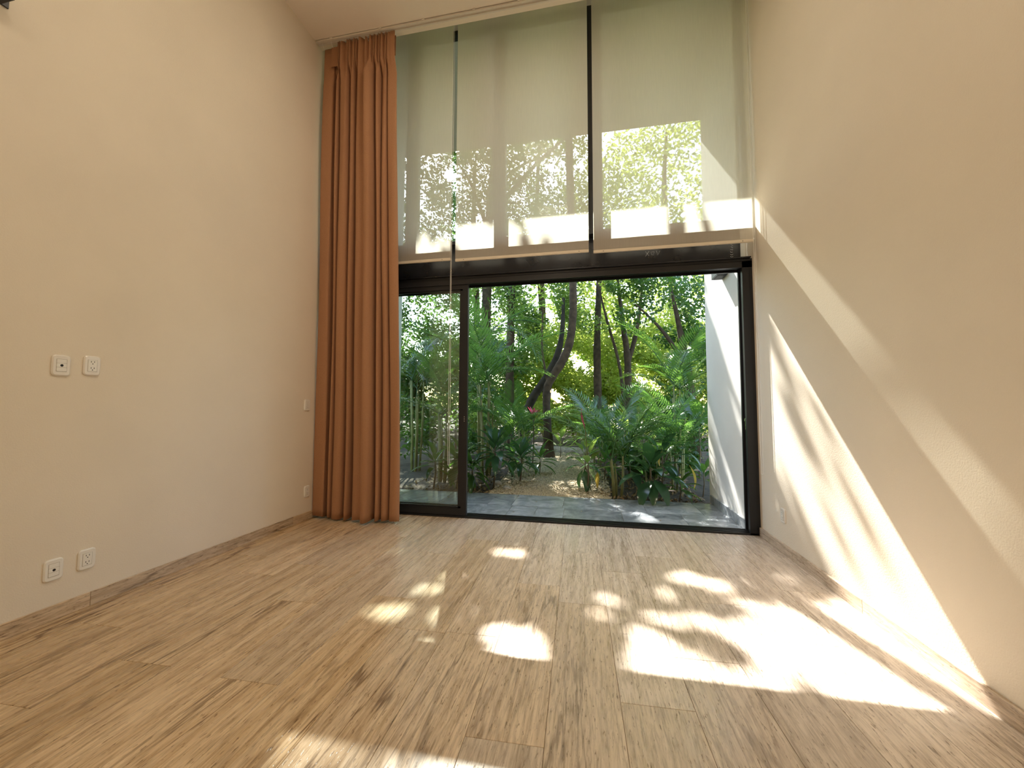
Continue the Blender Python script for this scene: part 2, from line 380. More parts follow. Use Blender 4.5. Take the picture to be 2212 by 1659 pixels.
# ================================================================== STEEL BEAM ABOVE THE DOOR
ZB = 2.935
beam = empty('steel_beam', (2.15, 4.07, HD))
tag(beam, 'black steel I-beam with chalk marks running above the sliding door', 'beam')
part(MB().box(.0, 4.305, 4.118, 4.132, HD+.012, ZB-.012), 'web', steel_m, beam)
part(MB().box(.0, 4.345, 3.975, 4.245, HD, HD+.012, .002), 'flange', steel_m, beam)
part(MB().box(.0, 4.295, 4.0, 4.24, ZB-.012, ZB, .002), 'flange', steel_m, beam)
ch = MB()
for k, pts in enumerate([[(-.01, 0), (.012, .012), (.0, .022), (.014, .034)], [(-.012, .05), (.014, .056)], [(-.012, .062), (.006, .072)], [(.0, .095), (.012, .112), (-.008, .118)], [(-.002, .135), (.012, .150), (-.006, .158), (.010, .172)], [(-.012, .186), (.012, .19)],
                 [(-.010, .204), (-.004, .216), (.010, .212)], [(-.012, .232), (.0, .24), (.012, .232)], [(-.012, .254), (.0, .262), (.012, .254)], [(.004, .28), (-.01, .29), (.012, .30)]]):
    ch.tube([(4.225+x*1.1, 4.1165, HD+.325-z) for x, z in pts], .0016, 5)
for pts in ([(0, 0), (.035, .05)], [(.035, 0), (0, .05)], [(.085, .01), (.06, .012), (.055, .04), (.085, .042), (.085, .026), (.072, .026)], [(.105, .052), (.12, .005), (.14, .05)]):
    ch.tube([(3.42+x, 4.1172, HD+.13+z) for x, z in pts], .0010, 5)
part(ch, 'chalk_mark', chalk_m, beam)

# black bracket arm on the left wall whose far lower edge cuts the top left corner of the view
rl = empty('wall_bracket', (0, 1.285, 3.133)); tag(rl, 'black bracket arm high on the left wall, in the top left corner', 'bracket')
part(MB().box(0.004, .10, 1.262, 1.31, 3.133, 3.183, .003), 'arm', black_m, rl)
part(MB().box(0.0, .008, 1.236, 1.336, 3.10+.035, 3.24, .002), 'wall_plate', black_m, rl)

# ================================================================== TRANSOM WINDOW
win = struct(empty('window_1', (2.18, 4.09, ZB)))
part(MB().box(0, W, 4.05, 4.13, ZB, ZB+.05), 'frame_rail', black_m, win)
part(MB().box(0, W, 4.05, 4.13, ZR-.05, ZR), 'frame_rail', black_m, win)
mull = [(-.0, .03), (.805, .947), (1.837, 1.971), (2.853, 2.998), (4.315, W)]
for a, b in mull: part(MB().box(a, b, 4.05, 4.13, ZB+.05, ZR-.05, .002), 'mullion', black_m, win)
for (a, b), (c, d) in zip(mull[:-1], mull[1:]):
    part(MB().box(b, c, 4.087, 4.093, ZB+.05, ZR-.05), 'pane', glass_m, win)

# ================================================================== ROLLER BLINDS
YBL = 3.88
def blind(x0, x1, zb, label, chain_x=None, chain_dx=.012, chain_z=.56):
    b = empty('roller_blind', ((x0+x1)/2, YBL, zb)); tag(b, label, 'blind', 'roller blinds over the upper window')
    n = 24; V = []; Fc = []
    for i in range(n+1):
        x = x0+(x1-x0)*i/n
        for j in range(17):
            z = zb+.028+(5.38-zb-.028)*j/16
            V.append((x, YBL+.0015*math.sin(i*.9+j*.25), z))
    for i in range(n):
        for j in range(16): Fc.append((i*17+j, (i+1)*17+j, (i+1)*17+j+1, i*17+j+1))
    part(MB().add(V, Fc), 'fabric', screen_m, b)
    hb_ = part(MB().box(x0, x1, YBL-.008, YBL+.008, zb, zb+.030, .004), 'hem_bar', hem_m, b)
    for x in (x0, x1): 
        s_ = 1 if x == x0 else -1
        part(MB().tube([(x+s_*.095, YBL-.0085, zb+.015), (x+s_*.095, YBL-.0065, zb+.015)], .004, 8), 'rivet', dark_m, b)
    part(MB().tube([(x0, YBL, 5.395), (x1, YBL, 5.395)], .022, 14), 'roller_tube', track_m, b, True)
    if chain_x is not None:
        y = YBL-.045; L_ = []
        top, bot = 5.39, chain_z
        for k in range(40): L_.append((chain_x+.0015*math.sin(k*.3), y, top-(top-bot)*k/39))
        for k in range(1, 8):
            a = math.pi*k/8; L_.append((chain_x+chain_dx/2-math.cos(a)*chain_dx/2, y, bot-math.sin(a)*chain_dx/2))
        for k in range(40): L_.append((chain_x+chain_dx+.002*math.sin(k*.23+1), y, bot+(top-bot)*k/39))
        cb = MB().tube(L_, .0019, 5)
        for k in (9, 26):
            p_ = L_[k]; cb.tube([(p_[0], p_[1], p_[2]-.008), (p_[0], p_[1], p_[2]+.008)], .004, 6)
        part(cb, 'chain', white_m, b)
    return b
blind(.03, 1.420, 2.700, 'narrow beige roller blind half hidden behind the brown curtain', 1.432, .014, .57)
blind(1.468, 2.853, 2.683, 'middle beige roller blind of the three over the upper window')
blind(2.898, 4.335, 2.668, 'widest beige roller blind, the one next to the right wall', 4.315, .016, .58)

# ================================================================== CURTAIN AND TRACK
trk = empty('curtain_track', (2.2, 3.52, ZC)); tag(trk, 'white ceiling curtain track running along the window wall', 'curtain track')
part(MB().box(.01, W-.01, 3.498, 3.512, ZC-.020, ZC).box(.01, W-.01, 3.538, 3.552, ZC-.020, ZC).box(.01, W-.01, 3.498, 3.552, ZC-.004, ZC), 'rail', track_m, trk)
for x in (.18, .75, 1.22, 1.75, 2.2, 2.75, 3.3, 3.9): part(MB().box(x, x+.03, 3.488, 3.50, ZC-.014, ZC, .002), 'bracket', track_m, trk)

cur = empty('curtain', (.5, 3.6, 0.02)); tag(cur, 'floor length rust brown curtain gathered at the left of the window', 'curtain')
# fold profile near the floor: (x, y) in plan, following the hem seen from the room
PROF = [(.002, 3.700), (.03, 3.672), (.135, 3.664), (.146, 3.70), (.150, 3.82), (.192, 3.83), (.198, 3.72), (.215, 3.655), (.240, 3.650), (.250, 3.70), (.255, 3.80), (.268, 3.80), (.276, 3.70),
        (.292, 3.632), (.345, 3.620), (.385, 3.640), (.396, 3.70), (.400, 3.80), (.414, 3.80), (.422, 3.68), (.450, 3.625), (.478, 3.640), (.487, 3.72), (.492, 3.82), (.518, 3.82), (.525, 3.72), (.538, 3.64), (.58, 3.612), (.645, 3.628),
        (.668, 3.60), (.700, 3.556), (.742, 3.560), (.765, 3.60), (.772, 3.72), (.777, 3.82), (.795, 3.82), (.801, 3.69), (.825, 3.628), (.850, 3.640), (.859, 3.70), (.863, 3.80), (.874, 3.80), (.880, 3.68), (.915, 3.640), (.945, 3.650), (.955, 3.70), (.959, 3.79), (.969, 3.79), (.976, 3.67), (1.03, 3.648), (1.078, 3.655), (1.092, 3.675)]
def catmull(P, n):
    out_ = []
    for i in range(len(P)-1):
        p0, p1, p2, p3 = (P[max(i-1, 0)], P[i], P[i+1], P[min(i+2, len(P)-1)])
        for k in range(n):
            t = k/n
            out_.append(tuple(.5*((2*p1[c])+(-p0[c]+p2[c])*t+(2*p0[c]-5*p1[c]+4*p2[c]-p3[c])*t*t+(-p0[c]+3*p1[c]-3*p2[c]+p3[c])*t**3) for c in (0, 1)))
    out_.append(P[-1]); return out_
PROF = [(x if x < .14 else .14+(x-.14)*.893, y) for x, y in PROF]
prof = catmull(PROF, 5); NP = len(prof)
xs_ = [p[0] for p in prof]
V = []; Fc = []; NZ = 72
def sst(a, b, x): x = min(1, max(0, (x-a)/(b-a))); return x*x*(3-2*x)
for j in range(NZ+1):
    z = .022+(5.035-.022)*j/NZ
    hdr = sst(4.62, 4.80, z); up = z/5.0
    for i, (x, y) in enumerate(prof):
        u = i/(NP-1)
        # the panel narrows towards the gathered head
        xt = .045+.862*(x/.99)
        xx = x+(xt-x)*sst(0, 1, up)*1.0
        # folds break up slowly with height
        wob = .012*math.sin(u*41+z*1.1)*up+.006*math.sin(u*90-z*2.3)
        yc = 3.645
        amp = 1.0-.18*up
        yy = yc+(y-yc)*amp+wob*(1-hdr)
        yy = yy+(3.56-yc)*sst(.1, 1, up)
        # pencil pleats of the heading tape
        if .17 < u < .96:
            pl = .018*math.sin(u*2*math.pi*26+.5*math.sin(z*3))
            yy = yy*(1-hdr)+(3.545+pl)*hdr
            zz = z-.012*hdr*max(0, math.sin(u*2*math.pi*13))*(1 if j == NZ else 0)
        else:
            yh = 3.60 if u <= .17 else 3.53
            yy = yy*(1-hdr*.9)+yh*hdr*.9; zz = z
        V.append((max(xx, .004), yy, zz+(.006*math.sin(u*60) if j == 0 else 0)))
for j in range(NZ):
    for i in range(NP-1): Fc.append((j*NP+i, j*NP+i+1, (j+1)*NP+i+1, (j+1)*NP+i))
fab = part(MB().add(V, Fc), 'fabric', curtain_m, cur, True)
so = fab.modifiers.new('thickness', 'SOLIDIFY'); so.thickness = .003; so.offset = 0
# heading tape line stitched behind the pleats and the hooks
part(MB().box(.15, .90, 3.572, 3.576, 4.80, 5.02), 'heading_tape', curtain_m, cur)
for k in range(9): part(MB().tube([(.07+.105*k, 3.56, 5.0), (.07+.105*k, 3.53, 5.025), (.07+.105*k, 3.525, 5.04)], .002, 5), 'hook', white_m, cur)

# ================================================================== WALL PLATES
def rrect(w, h, r, n=5):
    P = []
    for cx_, cy_, a0 in ((w/2-r, h/2-r, 0), (-w/2+r, h/2-r, 90), (-w/2+r, -h/2+r, 180), (w/2-r, -h/2+r, 270)):
        for k in range(n+1):
            a = R(a0+90*k/n); P.append((cx_+r*math.cos(a), cy_+r*math.sin(a)))
    return P
def plate_mesh(w, h, r, d, dome=.003, hole=None):
    # local: +X out of wall, Y across, Z up
    A = rrect(w, h, r); B = rrect(w-.012, h-.012, max(r-.006, .002)); n = len(A)
    V = [(0, a, b) for a, b in A]+[(d*.6, a, b) for a, b in A]+[(d, a, b) for a, b in B]
    Fc = []
    for k in (0, n):
        for i in range(n): Fc.append((k+i, k+(i+1) % n, k+n+(i+1) % n, k+n+i))
    Fc.append(tuple(range(2*n, 3*n)))
    return MB().add(V, Fc)
def lbox(y0, y1, z0, z1, d, x0=.009, c=.0012): return MB().box(x0, d, y0, y1, z0, z1, c)
def wall_plate(name, loc, flip, kind, label, cat, mat=white_m, group=None):
    b = empty(name, loc); 
    if flip: b.rotation_euler = (0, 0, math.pi)
    tag(b, label, cat, group)
    plate_mesh(.080, .115, .018, .010).build('cover_plate', mat, b)
    MB().box(.008, .0105, -.0225, .0225, -.0345, .0345).build('recess_frame', grey_line_m, b)
    if kind == 'jack':
        for k, z in enumerate((-.0225, 0, .0225)):
            mod = lbox(-.0215, .0215, z-.0108, z+.0108, .0118, .0085).build('module', white_m, b)
            if k == 1:
                MB().prism([(.011*math.cos(a)*.62, .007*math.sin(a)) for a in [R(q) for q in range(0, 360, 24)]], 'x', .0116, .0121).build('socket_hole', dark_m, mod)
    elif kind == 'switch':
        for k, z in enumerate((-.0225, 0, .0225)):
            mod = lbox(-.0215, .0215, z-.0108, z+.0108, .0120, .0085).build('module', white_m, b)
            MB().box(.0119, .0124, -.012, .012, z-.001, z+.001).build('rocker_line', grey_line_m, mod)
    else:
        mod = lbox(-.0215, .0215, -.0335, .0335, .0118, .0085).build('socket_module', white_m, b)
        for zc in (.017, -.019):
            for yo in (-.0072, .0072): MB().box(.0116, .0121, yo-.0013, yo+.0013, zc+.001, zc+.010).build('slot', dark_m, mod)
            MB().prism([(.0028*math.cos(a), zc-.006+.0028*math.sin(a)) for a in [R(q) for q in range(0, 360, 36)]], 'x', .0116, .0121).build('slot', dark_m, mod)
    return b
grey_line_m = plain('plate_gap', (.30, .26, .21), .7)
wall_plate('data_outlet', (0, 1.632, 1.372), False, 'jack', 'upper white data jack plate at far left of the left wall', 'wall plate', film_m)
wall_plate('power_outlet', (0, 1.768, 1.384), False, 'duplex', 'upper white double power outlet beside the wall jack on left wall', 'power outlet', film_m)
wall_plate('data_outlet', (0, 1.660, .268), False, 'jack', 'lower white data jack plate above the left baseboard', 'wall plate')
wall_plate('power_outlet', (0, 1.804, .272), False, 'duplex', 'lower white double power outlet just above the left baseboard', 'power outlet')
wall_plate('light_switch', (0, 3.565, 1.168), False, 'switch', 'white three button switch plate beside the brown curtain', 'light switch')
wall_plate('power_outlet', (0, 3.603, .287), False, 'duplex', 'white power outlet tucked against the lower edge of the brown curtain', 'power outlet')
wall_plate('power_outlet', (W, 3.556, .296), True, 'duplex', 'white power outlet low on the right wall by the door', 'power outlet', film_m)

# ================================================================== FILL PANELS AND WALL LAMP
# unseen glowing panels under the ceiling, added as warm fill for the interior
fill_face_m, t_, o_ = newmat('fill_diffuser'); em = node(t_, 'ShaderNodeEmission', Strength=3.0); em.inputs['Color'].default_value = (1, .845, .65, 1); t_.links.new(em.outputs[0], o_.inputs[0])
for k, (x, y) in enumerate([(2.18, 2.35), (2.18, .5), (2.18, -1.5)]):
    lp = empty('fill_panel', (x, y, ZC)); tag(lp, 'square fill panel added out of view under the ceiling', 'fill light', 'added fill panels out of view')
    MB().box(-.31, .31, -.31, .31, -.008, 0, .002).build('frame', white_m, lp)
    MB().box(-.285, .285, -.285, .285, -.0095, -.007).build('diffuser', fill_face_m, lp)
    l = bpy.data.lights.new('fill_light', 'AREA'); l.shape = 'SQUARE'; l.size = .57; l.energy = FILL_W; l.color = (1, .845, .65)
    lo = bpy.data.objects.new('fill_light', l); COL.objects.link(lo); lo.parent = lp; lo.location = (0, 0, -.012)

# small wall lamp on the exterior wall
wl = empty('wall_lamp', (4.30, 4.56, 2.63)); tag(wl, 'small dark box wall lamp on the white exterior wall', 'wall lamp')
part(MB().box(4.19, 4.30, 4.47, 4.66, 2.572, 2.72, .003), 'housing', grey_lamp_m, wl)
part(MB().box(4.205, 4.29, 4.485, 4.645, 2.568, 2.573), 'lamp_opening', dark_m, wl)

# ================================================================== GARDEN
nrg = np.random.default_rng(11)
def gz(x, y):
    return -.03+max(0, (y-5.2))*.055
# ground
GX = np.linspace(-14, 18, 65); GY = [5.2, 5.3, 5.5, 5.8, 6.2, 6.7, 7.3, 8, 9, 10, 12, 15, 20, 28]
V = []; Fc = []
for y in GY:
    for x in GX:
        V.append((float(x), y, gz(x, y)+(.02*math.sin(x*2.1+y*1.7)+.015*math.sin(x*5.3-y*3.1) if y > 5.3 else 0)-(.012 if 1.2 < x < 3.3 else 0)))
nx = len(GX)
for j in range(len(GY)-1):
    for i in range(nx-1): Fc.append((j*nx+i, j*nx+i+1, (j+1)*nx+i+1, (j+1)*nx+i))
struct(link('garden_ground', mesh('garden_ground', V, Fc, True), soil_m))
V = [(-14, 4.3, -.1), (.10, 4.3, -.1), (.1, 5.21, -.06), (-14, 5.21, -.04)]
struct(link('garden_ground_side', mesh('gs', V+[(x+18.46 if x < 0 else 18, y, z) for x, y, z in V], [(0, 1, 2, 3)]), soil_m))
# gravel path
def path_edges(y):
    t = (y-5.2)/(9.4-5.2)
    return (1.62+(.10)*math.sin(t*3)-.25*t, 2.98-.30*t+.08*math.sin(t*5))
V = []; Fc = []; ny = 18
for j in range(ny+1):
    y = 5.205+(9.5-5.205)*j/ny; a, b = path_edges(y)
    for i in range(7): 
        x = a+(b-a)*i/6; V.append((x, y, gz(x, y)+.012+.012*math.sin(math.pi*i/6)))
for j in range(ny):
    for i in range(6): Fc.append((j*7+i, j*7+i+1, (j+1)*7+i+1, (j+1)*7+i))
struct(link('gravel_path', mesh('gravel_path', V, Fc, True), gravelbed_m))
# pebbles: nobody could count them
def pebbles(N, name):
    base = np.array([(1, 0, 0), (-1, 0, 0), (0, 1, 0), (0, -1, 0), (0, 0, 1), (0, 0, -1)], float)
    fc = np.array([(0, 2, 4), (2, 1, 4), (1, 3, 4), (3, 0, 4), (2, 0, 5), (1, 2, 5), (3, 1, 5), (0, 3, 5)])
    VV = []; FF = []
    for k in range(N):
        y = 5.22+4.1*nrg.random()**1.5; a, b = path_edges(y); a -= .12; b += .12
        x = a+(b-a)*nrg.random(); s = nrg.uniform(.008, .020)
        sc_ = np.array([nrg.uniform(.8, 1.5), nrg.uniform(.8, 1.5), nrg.uniform(.5, .8)])*s
        an = nrg.uniform(0, 6.28); M_ = np.array([[math.cos(an), -math.sin(an), 0], [math.sin(an), math.cos(an), 0], [0, 0, 1]])
        VV.append((base*sc_+nrg.uniform(-.25, .25, (6, 3))*s)@M_.T+np.array([x, y, gz(x, y)+.024]))
        FF.append(fc+6*k)
    me = bpy.data.meshes.new(name); VV = np.concatenate(VV); FF = np.concatenate(FF)
    me.from_pydata(VV.tolist(), [], FF.tolist()); me.update(); return me
peb = link('gravel', pebbles(9000, 'gravel'), plain('pebble', (.46, .39, .26), .9, var=.45, vscale=60)); tag(peb, 'loose tan gravel covering the garden path', 'gravel', kind='stuff')

# ---- leaves in bulk
def leaf_cloud(name, C_, size, mat, parent=None, aspect=.48, flat=0.0, droop=.25):
    N = len(C_)
    d = nrg.normal(size=(N, 3)); d[:, 2] = d[:, 2]*.6-droop; d /= np.linalg.norm(d, axis=1)[:, None]
    n = nrg.normal(size=(N, 3)); n[:, 2] = np.abs(n[:, 2])+flat
    s = np.cross(d, n); s /= np.linalg.norm(s, axis=1)[:, None]; n = np.cross(s, d)
    L_ = (size*nrg.uniform(.7, 1.3, N))[:, None]; w = L_*aspect*.5
    a = C_-d*L_*.5; tip = C_+d*L_*.5; mid = C_-d*L_*.05-n*L_*.06
    m1 = mid+s*w+n*L_*.06; m2 = mid-s*w+n*L_*.06; q = C_+d*L_*.25
    V_ = np.stack([a, m1, tip, m2], 1).reshape(-1, 3)
    me = bpy.data.meshes.new(name)
    me.vertices.add(4*N); me.vertices.foreach_set('co', V_.astype(np.float32).ravel())
    me.loops.add(6*N); idx = np.arange(N)[:, None]*4+np.array([0, 1, 2, 0, 2, 3])[None]; me.loops.foreach_set('vertex_index', idx.astype(np.int32).ravel())
    me.polygons.add(2*N); me.polygons.foreach_set('loop_start', np.arange(0, 6*N, 3, dtype=np.int32)); me.polygons.foreach_set('loop_total', np.full(2*N, 3, np.int32))
    me.update(calc_edges=True); me.validate()
    o = link(name, me, mat, parent); o['kind'] = 'stuff'; return o
# ---- the gaps the sun finds through the crowns, as points on the floor plane (along the sun's rays)
HOLES = [(1.707, 2.105, 0.068), (2.03, 2.156, 0.04), (2.514, 2.007, 0.076), (2.4, 2.02, 0.04), (2.465, 1.8, 0.076), (2.56, 1.8, 0.048), (1.835, 2.42, 0.04), (1.91, 2.64, 0.036), (2.25, 3.13, 0.068), (2.12, 3.15, 0.04), (2.953, 2.519, 0.052), (2.881, 2.329, 0.04), (3.5, 2.93, 0.088), (3.66, 2.84, 0.064), (2.079, 1.823, 0.04), (3.3, 2.62, 0.04), (3.75, 2.62, 0.048), (3.9, 2.95, 0.048), (4.05, 2.78, 0.048), (4.15, 3.05, 0.04), (1.0, 3.9, 0.05), (1.1, 2.6, 0.024), (3.13, 4.7, 0.07), (3.35, 4.55, 0.08), (3.66, 4.61, 0.11), (3.9, 4.48, 0.12), (4.15, 4.47, 0.2), (4.2, 4.9, 0.2), (3.45, 4.85, 0.06), (4.33, 4.25, 0.12), (4.45, 4.7, 0.16), (2.0, 4.9, 0.04), (4.6, 5.2, 0.2), (4.72, 2.62, 0.2), (4.85, 2.85, 0.12), (4.95, 2.6, 0.14), (4.62, 3.0, 0.1), (4.52, 3.3, 0.07), (4.75, 3.08, 0.06), (1.9, 1.25, 0.12), (2.5, 1.25, 0.22), (2.1, 1.2, 0.05), (2.75, 1.2, 0.15), (2.35, 1.2, 0.12)]
LITP = [(3.04, .9), (3.04, 1.98), (3.16, 2.36), (3.42, 2.40), (3.58, 2.36), (3.78, 2.50), (3.93, 2.66), (4.10, 2.64), (4.3, 2.72), (4.46, 2.86), (4.62, 2.80), (4.80, 2.62), (5.6, 2.5), (5.6, .9)]
ISL = [(3.40, 2.14, .12), (3.52, 2.04, .05), (3.73, 1.86, .06), (4.62, 2.30, .075), (4.74, 2.12, .06), (4.5, 2.5, .06), (4.50, 2.12, .05), (4.86, 1.98, .05), (4.64, 1.98, .05), (4.78, 2.42, .05), (3.2, 2.25, .05)]
def inpoly(x, y, P):
    c = np.zeros(len(x), bool); j = len(P)-1
    for i in range(len(P)):
        xi, yi = P[i]; xj, yj = P[j]
        cnd = ((yi > y) != (yj > y)) & (x < (xj-xi)*(y-yi)/(yj-yi+1e-12)+xi); c ^= cnd; j = i
    return c
def lit_mask(C_, pad=0.03):
    xf = C_[:, 0]+.267*C_[:, 2]; yf = C_[:, 1]-.927*C_[:, 2]
    k = np.zeros(len(C_), bool)
    for hx, hy, hr in HOLES: k |= (xf-hx)**2+(yf-hy)**2 < (hr+pad)**2
    p = inpoly(xf, yf, LITP)
    for ox, oy in ((.05, 0), (-.05, 0), (0, .05), (0, -.05)): p |= inpoly(xf+ox, yf+oy, LITP)
    for hx, hy, hr in ISL: p &= ~((xf-hx)**2+(yf-hy)**2 < hr**2)
    # shafts of sun between the crowns over the planting and the right of the patio
    g1 = np.sin(5.1*xf+1.3*np.sin(3.7*yf))+np.sin(4.3*yf+1.1*np.sin(4.9*xf)+2)
    g2 = np.sin(11*xf+1.3*np.sin(7.7*yf))+np.sin(13*yf+1.1*np.sin(9.9*xf)+1)
    k |= (yf > 5.0) & (g1 > .12) & ((C_[:, 1] < 10.8) | (C_[:, 2] > 7.5))
    k |= (yf > 4.05) & (yf < 5.05) & (xf > 3.0) & (g2 > .75)
    return k | p
def blob(N, c, r, shell=.35):
    d = nrg.normal(size=(N, 3)); d /= np.linalg.norm(d, axis=1)[:, None]
    q = nrg.random(N)**shell
    C_ = np.array(c)+d*q[:, None]*np.array(r)
    # clumps and gaps
    ph = np.sin(C_[:, 0]*4.1+C_[:, 2]*2.7)+np.sin(C_[:, 1]*3.7-C_[:, 2]*3.3)+np.sin(C_[:, 2]*5.1+C_[:, 0]*1.7)
    C_ = C_[ph > -0.6]
    return C_[~lit_mask(C_)]
def tree(label, base, trunk, radii, blobs, size, mat, bark=bark_m, branches=(), group='trees in the garden', n=9, extra=None, aspect=.48):
    tr = empty('tree', base); tag(tr, label, 'tree', group)
    off = Vector(base)
    def T(p): return tuple(Vector(p)-off)
    MB().tube([T(p) for p in smooth_path(trunk)], smooth_rad(radii, trunk), n).build('trunk', bark, tr, True)
    for bp, br in branches: MB().tube([T(p) for p in smooth_path(bp)], smooth_rad(br, bp), 7).build('branch', bark, tr, True)
    cs = [blob(N, c, r) for N, c, r in blobs]
    if extra is not None: cs.append(extra)
    if cs:
        C_ = np.concatenate(cs)-np.array(base)
        leaf_cloud('foliage', C_, size, mat, tr, aspect)
    return tr
def smooth_path(P, n=5):
    out_ = []
    P = [Vector(p) for p in P]
    for i in range(len(P)-1):
        p0, p1, p2, p3 = P[max(i-1, 0)], P[i], P[i+1], P[min(i+2, len(P)-1)]
        for k in range(n):
            t = k/n; out_.append(.5*(2*p1+(p2-p0)*t+(2*p0-5*p1+4*p2-p3)*t*t+(3*p1-p0-3*p2+p3)*t**3))
    out_.append(P[-1]); return out_
def smooth_rad(r, P, n=5):
    if not hasattr(r, '__len__'): r = [r]*len(P)
    o_ = []
    for i in range(len(P)-1):
        for k in range(n): o_.append(r[i]+(r[i+1]-r[i])*k/n)
    o_.append(r[-1]); return [q*(1+.06*math.sin(i*2.1)) for i, q in enumerate(o_)]

# high crown that throws the dappled shade on patio, wall and floor
NS = 34000
xf = nrg.uniform(-1.2, 5.8, NS); yf = nrg.uniform(.7, 6.6, NS); zz = np.clip(3.7+2.06*yf, 8.4, 14.0)+nrg.uniform(0, 2.2, NS)
shade = np.stack([xf-.267*zz, yf+.927*zz, zz], 1); shade = shade[~lit_mask(shade, .055) & ((yf < 4.9) | (nrg.random(NS) < .38))]
tree('crooked garden tree with a bent mottled trunk beside the gravel path', (2.018, 8.1, .14),
     [(2.03, 8.1, .10), (2.0, 8.1, .7), (1.975, 8.1, 1.42), (2.06, 8.1, 1.72), (2.30, 8.1, 2.1), (2.45, 8.1, 2.48), (2.52, 8.1, 3.0), (2.53, 8.1, 3.6), (2.50, 8.1, 5.0), (2.47, 8.1, 6.4), (2.465, 8.1, 7.2), (2.46, 8.12, 7.85), (2.3, 9.2, 9.0), (1.9, 11.2, 10.4)],
     [.13, .085, .08, .085, .09, .085, .08, .08, .08, .08, .08, .078, .06, .03],
     [(7000, (2.3, 9.2, 5.0), (1.6, 1.0, 1.4)), (10000, (1.2, 9.1, 3.4), (1.5, .7, 1.2)), (3500, (2.9, 9.0, 3.6), (1.0, .6, .8))], .085, leaf_mid,
     branches=[([(2.50, 8.1, 4.2), (2.0, 8.4, 4.8), (1.5, 8.7, 5.0)], [.05, .035, .015]), ([(2.52, 8.1, 3.7), (2.95, 8.3, 4.2), (3.3, 8.6, 4.5)], [.045, .03, .012]), ([(2.02, 8.1, 1.62), (1.9, 8.0, 2.3), (1.93, 7.9, 3.2)], [.03, .025, .01])])
tree('tall shade tree with a dense high crown above the garden', (-.6, 12.6, .35), [(-.6, 12.6, .3), (-.5, 12.5, 4), (-.3, 12.2, 8), (.1, 12.0, 11.6)], [.2, .17, .12, .05], [], .19, leaf_dark, extra=shade,
     branches=[([(-.35, 12.3, 7.4), (1.2, 12.2, 9.0), (2.6, 12.0, 9.9)], [.09, .06, .02]), ([(-.4, 12.3, 7.0), (-1.2, 12.9, 9.0), (-2.0, 13.6, 10.4)], [.08, .05, .02]), ([(-.3, 12.2, 8.2), (.7, 13.3, 9.8), (2.2, 14.2, 10.6)], [.08, .05, .02])], aspect=.55)
tree('leaning mossy dark trunk behind the crooked tree', (1.40, 8.7, .18), [(1.38, 8.75, .15), (1.45, 8.65, .9), (1.62, 8.55, 1.35), (2.02, 8.45, 1.93), (2.25, 8.5, 2.6), (2.3, 8.7, 3.6)], [.13, .10, .095, .085, .06, .03],
     [(2000, (1.9, 9.0, 2.9), (.9, .5, .7))], .08, leaf_mid, bark=moss_m)
tree('straight slim dark trunk in the middle of the garden', (3.06, 10.0, .23), [(3.06, 10, .2), (3.05, 10, 1.4), (3.04, 10, 2.6), (3.1, 10.1, 4.2), (3.2, 10.2, 6.0)], [.11, .10, .09, .07, .04],
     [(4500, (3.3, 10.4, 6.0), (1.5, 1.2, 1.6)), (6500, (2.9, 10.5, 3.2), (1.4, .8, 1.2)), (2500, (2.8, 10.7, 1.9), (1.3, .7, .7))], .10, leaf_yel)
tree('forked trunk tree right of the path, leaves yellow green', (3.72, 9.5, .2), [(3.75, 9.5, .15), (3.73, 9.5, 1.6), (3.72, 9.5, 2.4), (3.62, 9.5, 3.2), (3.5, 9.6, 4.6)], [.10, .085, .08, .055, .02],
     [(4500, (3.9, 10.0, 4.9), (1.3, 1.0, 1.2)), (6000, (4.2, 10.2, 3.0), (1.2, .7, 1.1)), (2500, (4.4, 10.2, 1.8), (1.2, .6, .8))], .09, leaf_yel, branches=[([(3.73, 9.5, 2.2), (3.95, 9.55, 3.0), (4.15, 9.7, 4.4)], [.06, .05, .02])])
tree('thin leaning sapling between the garden trees', (3.62, 8.9, .18), [(3.66, 8.9, .15), (3.52, 9.0, 1.98), (3.24, 9.0, 3.13), (3.05, 9.05, 4.0)], [.04, .034, .028, .012], [(2200, (3.1, 9.2, 3.9), (.9, .5, .7))], .08, leaf_mid)
tree('brown trunk high at the left behind the palms', (1.0, 9.2, .2), [(.98, 9.2, .15), (1.0, 9.1, 2.0), (1.06, 9.0, 3.9), (1.1, 9.1, 5.6)], [.12, .10, .085, .05],
     [(9000, (.4, 9.8, 6.2), (1.9, 1.0, 2.0)), (9000, (.4, 9.5, 3.6), (1.7, .7, 1.1)), (3500, (.3, 9.4, 2.0), (1.7, .6, .9)), (9000, (-1.8, 9.9, 4.4), (1.5, .8, 1.7)), (4000, (-1.6, 9.7, 2.2), (1.4, .6, 1.2))], .10, leaf_dark)
tree('dark leafy tree filling the upper right by the white wall', (4.9, 8.3, .17), [(4.9, 8.3, .15), (4.8, 8.3, 1.6), (4.65, 8.3, 2.6), (4.5, 8.4, 3.6)], [.09, .08, .06, .02],
     [(8000, (4.4, 8.6, 3.5), (1.2, .8, 1.05)), (4500, (4.9, 8.3, 2.2), (.9, .6, .9)), (2500, (3.7, 8.7, 3.6), (.8, .6, .7))], .095, leaf_dark, branches=[([(4.8, 8.3, 1.9), (4.3, 8.3, 2.7), (3.8, 8.4, 3.3)], [.05, .035, .012])])
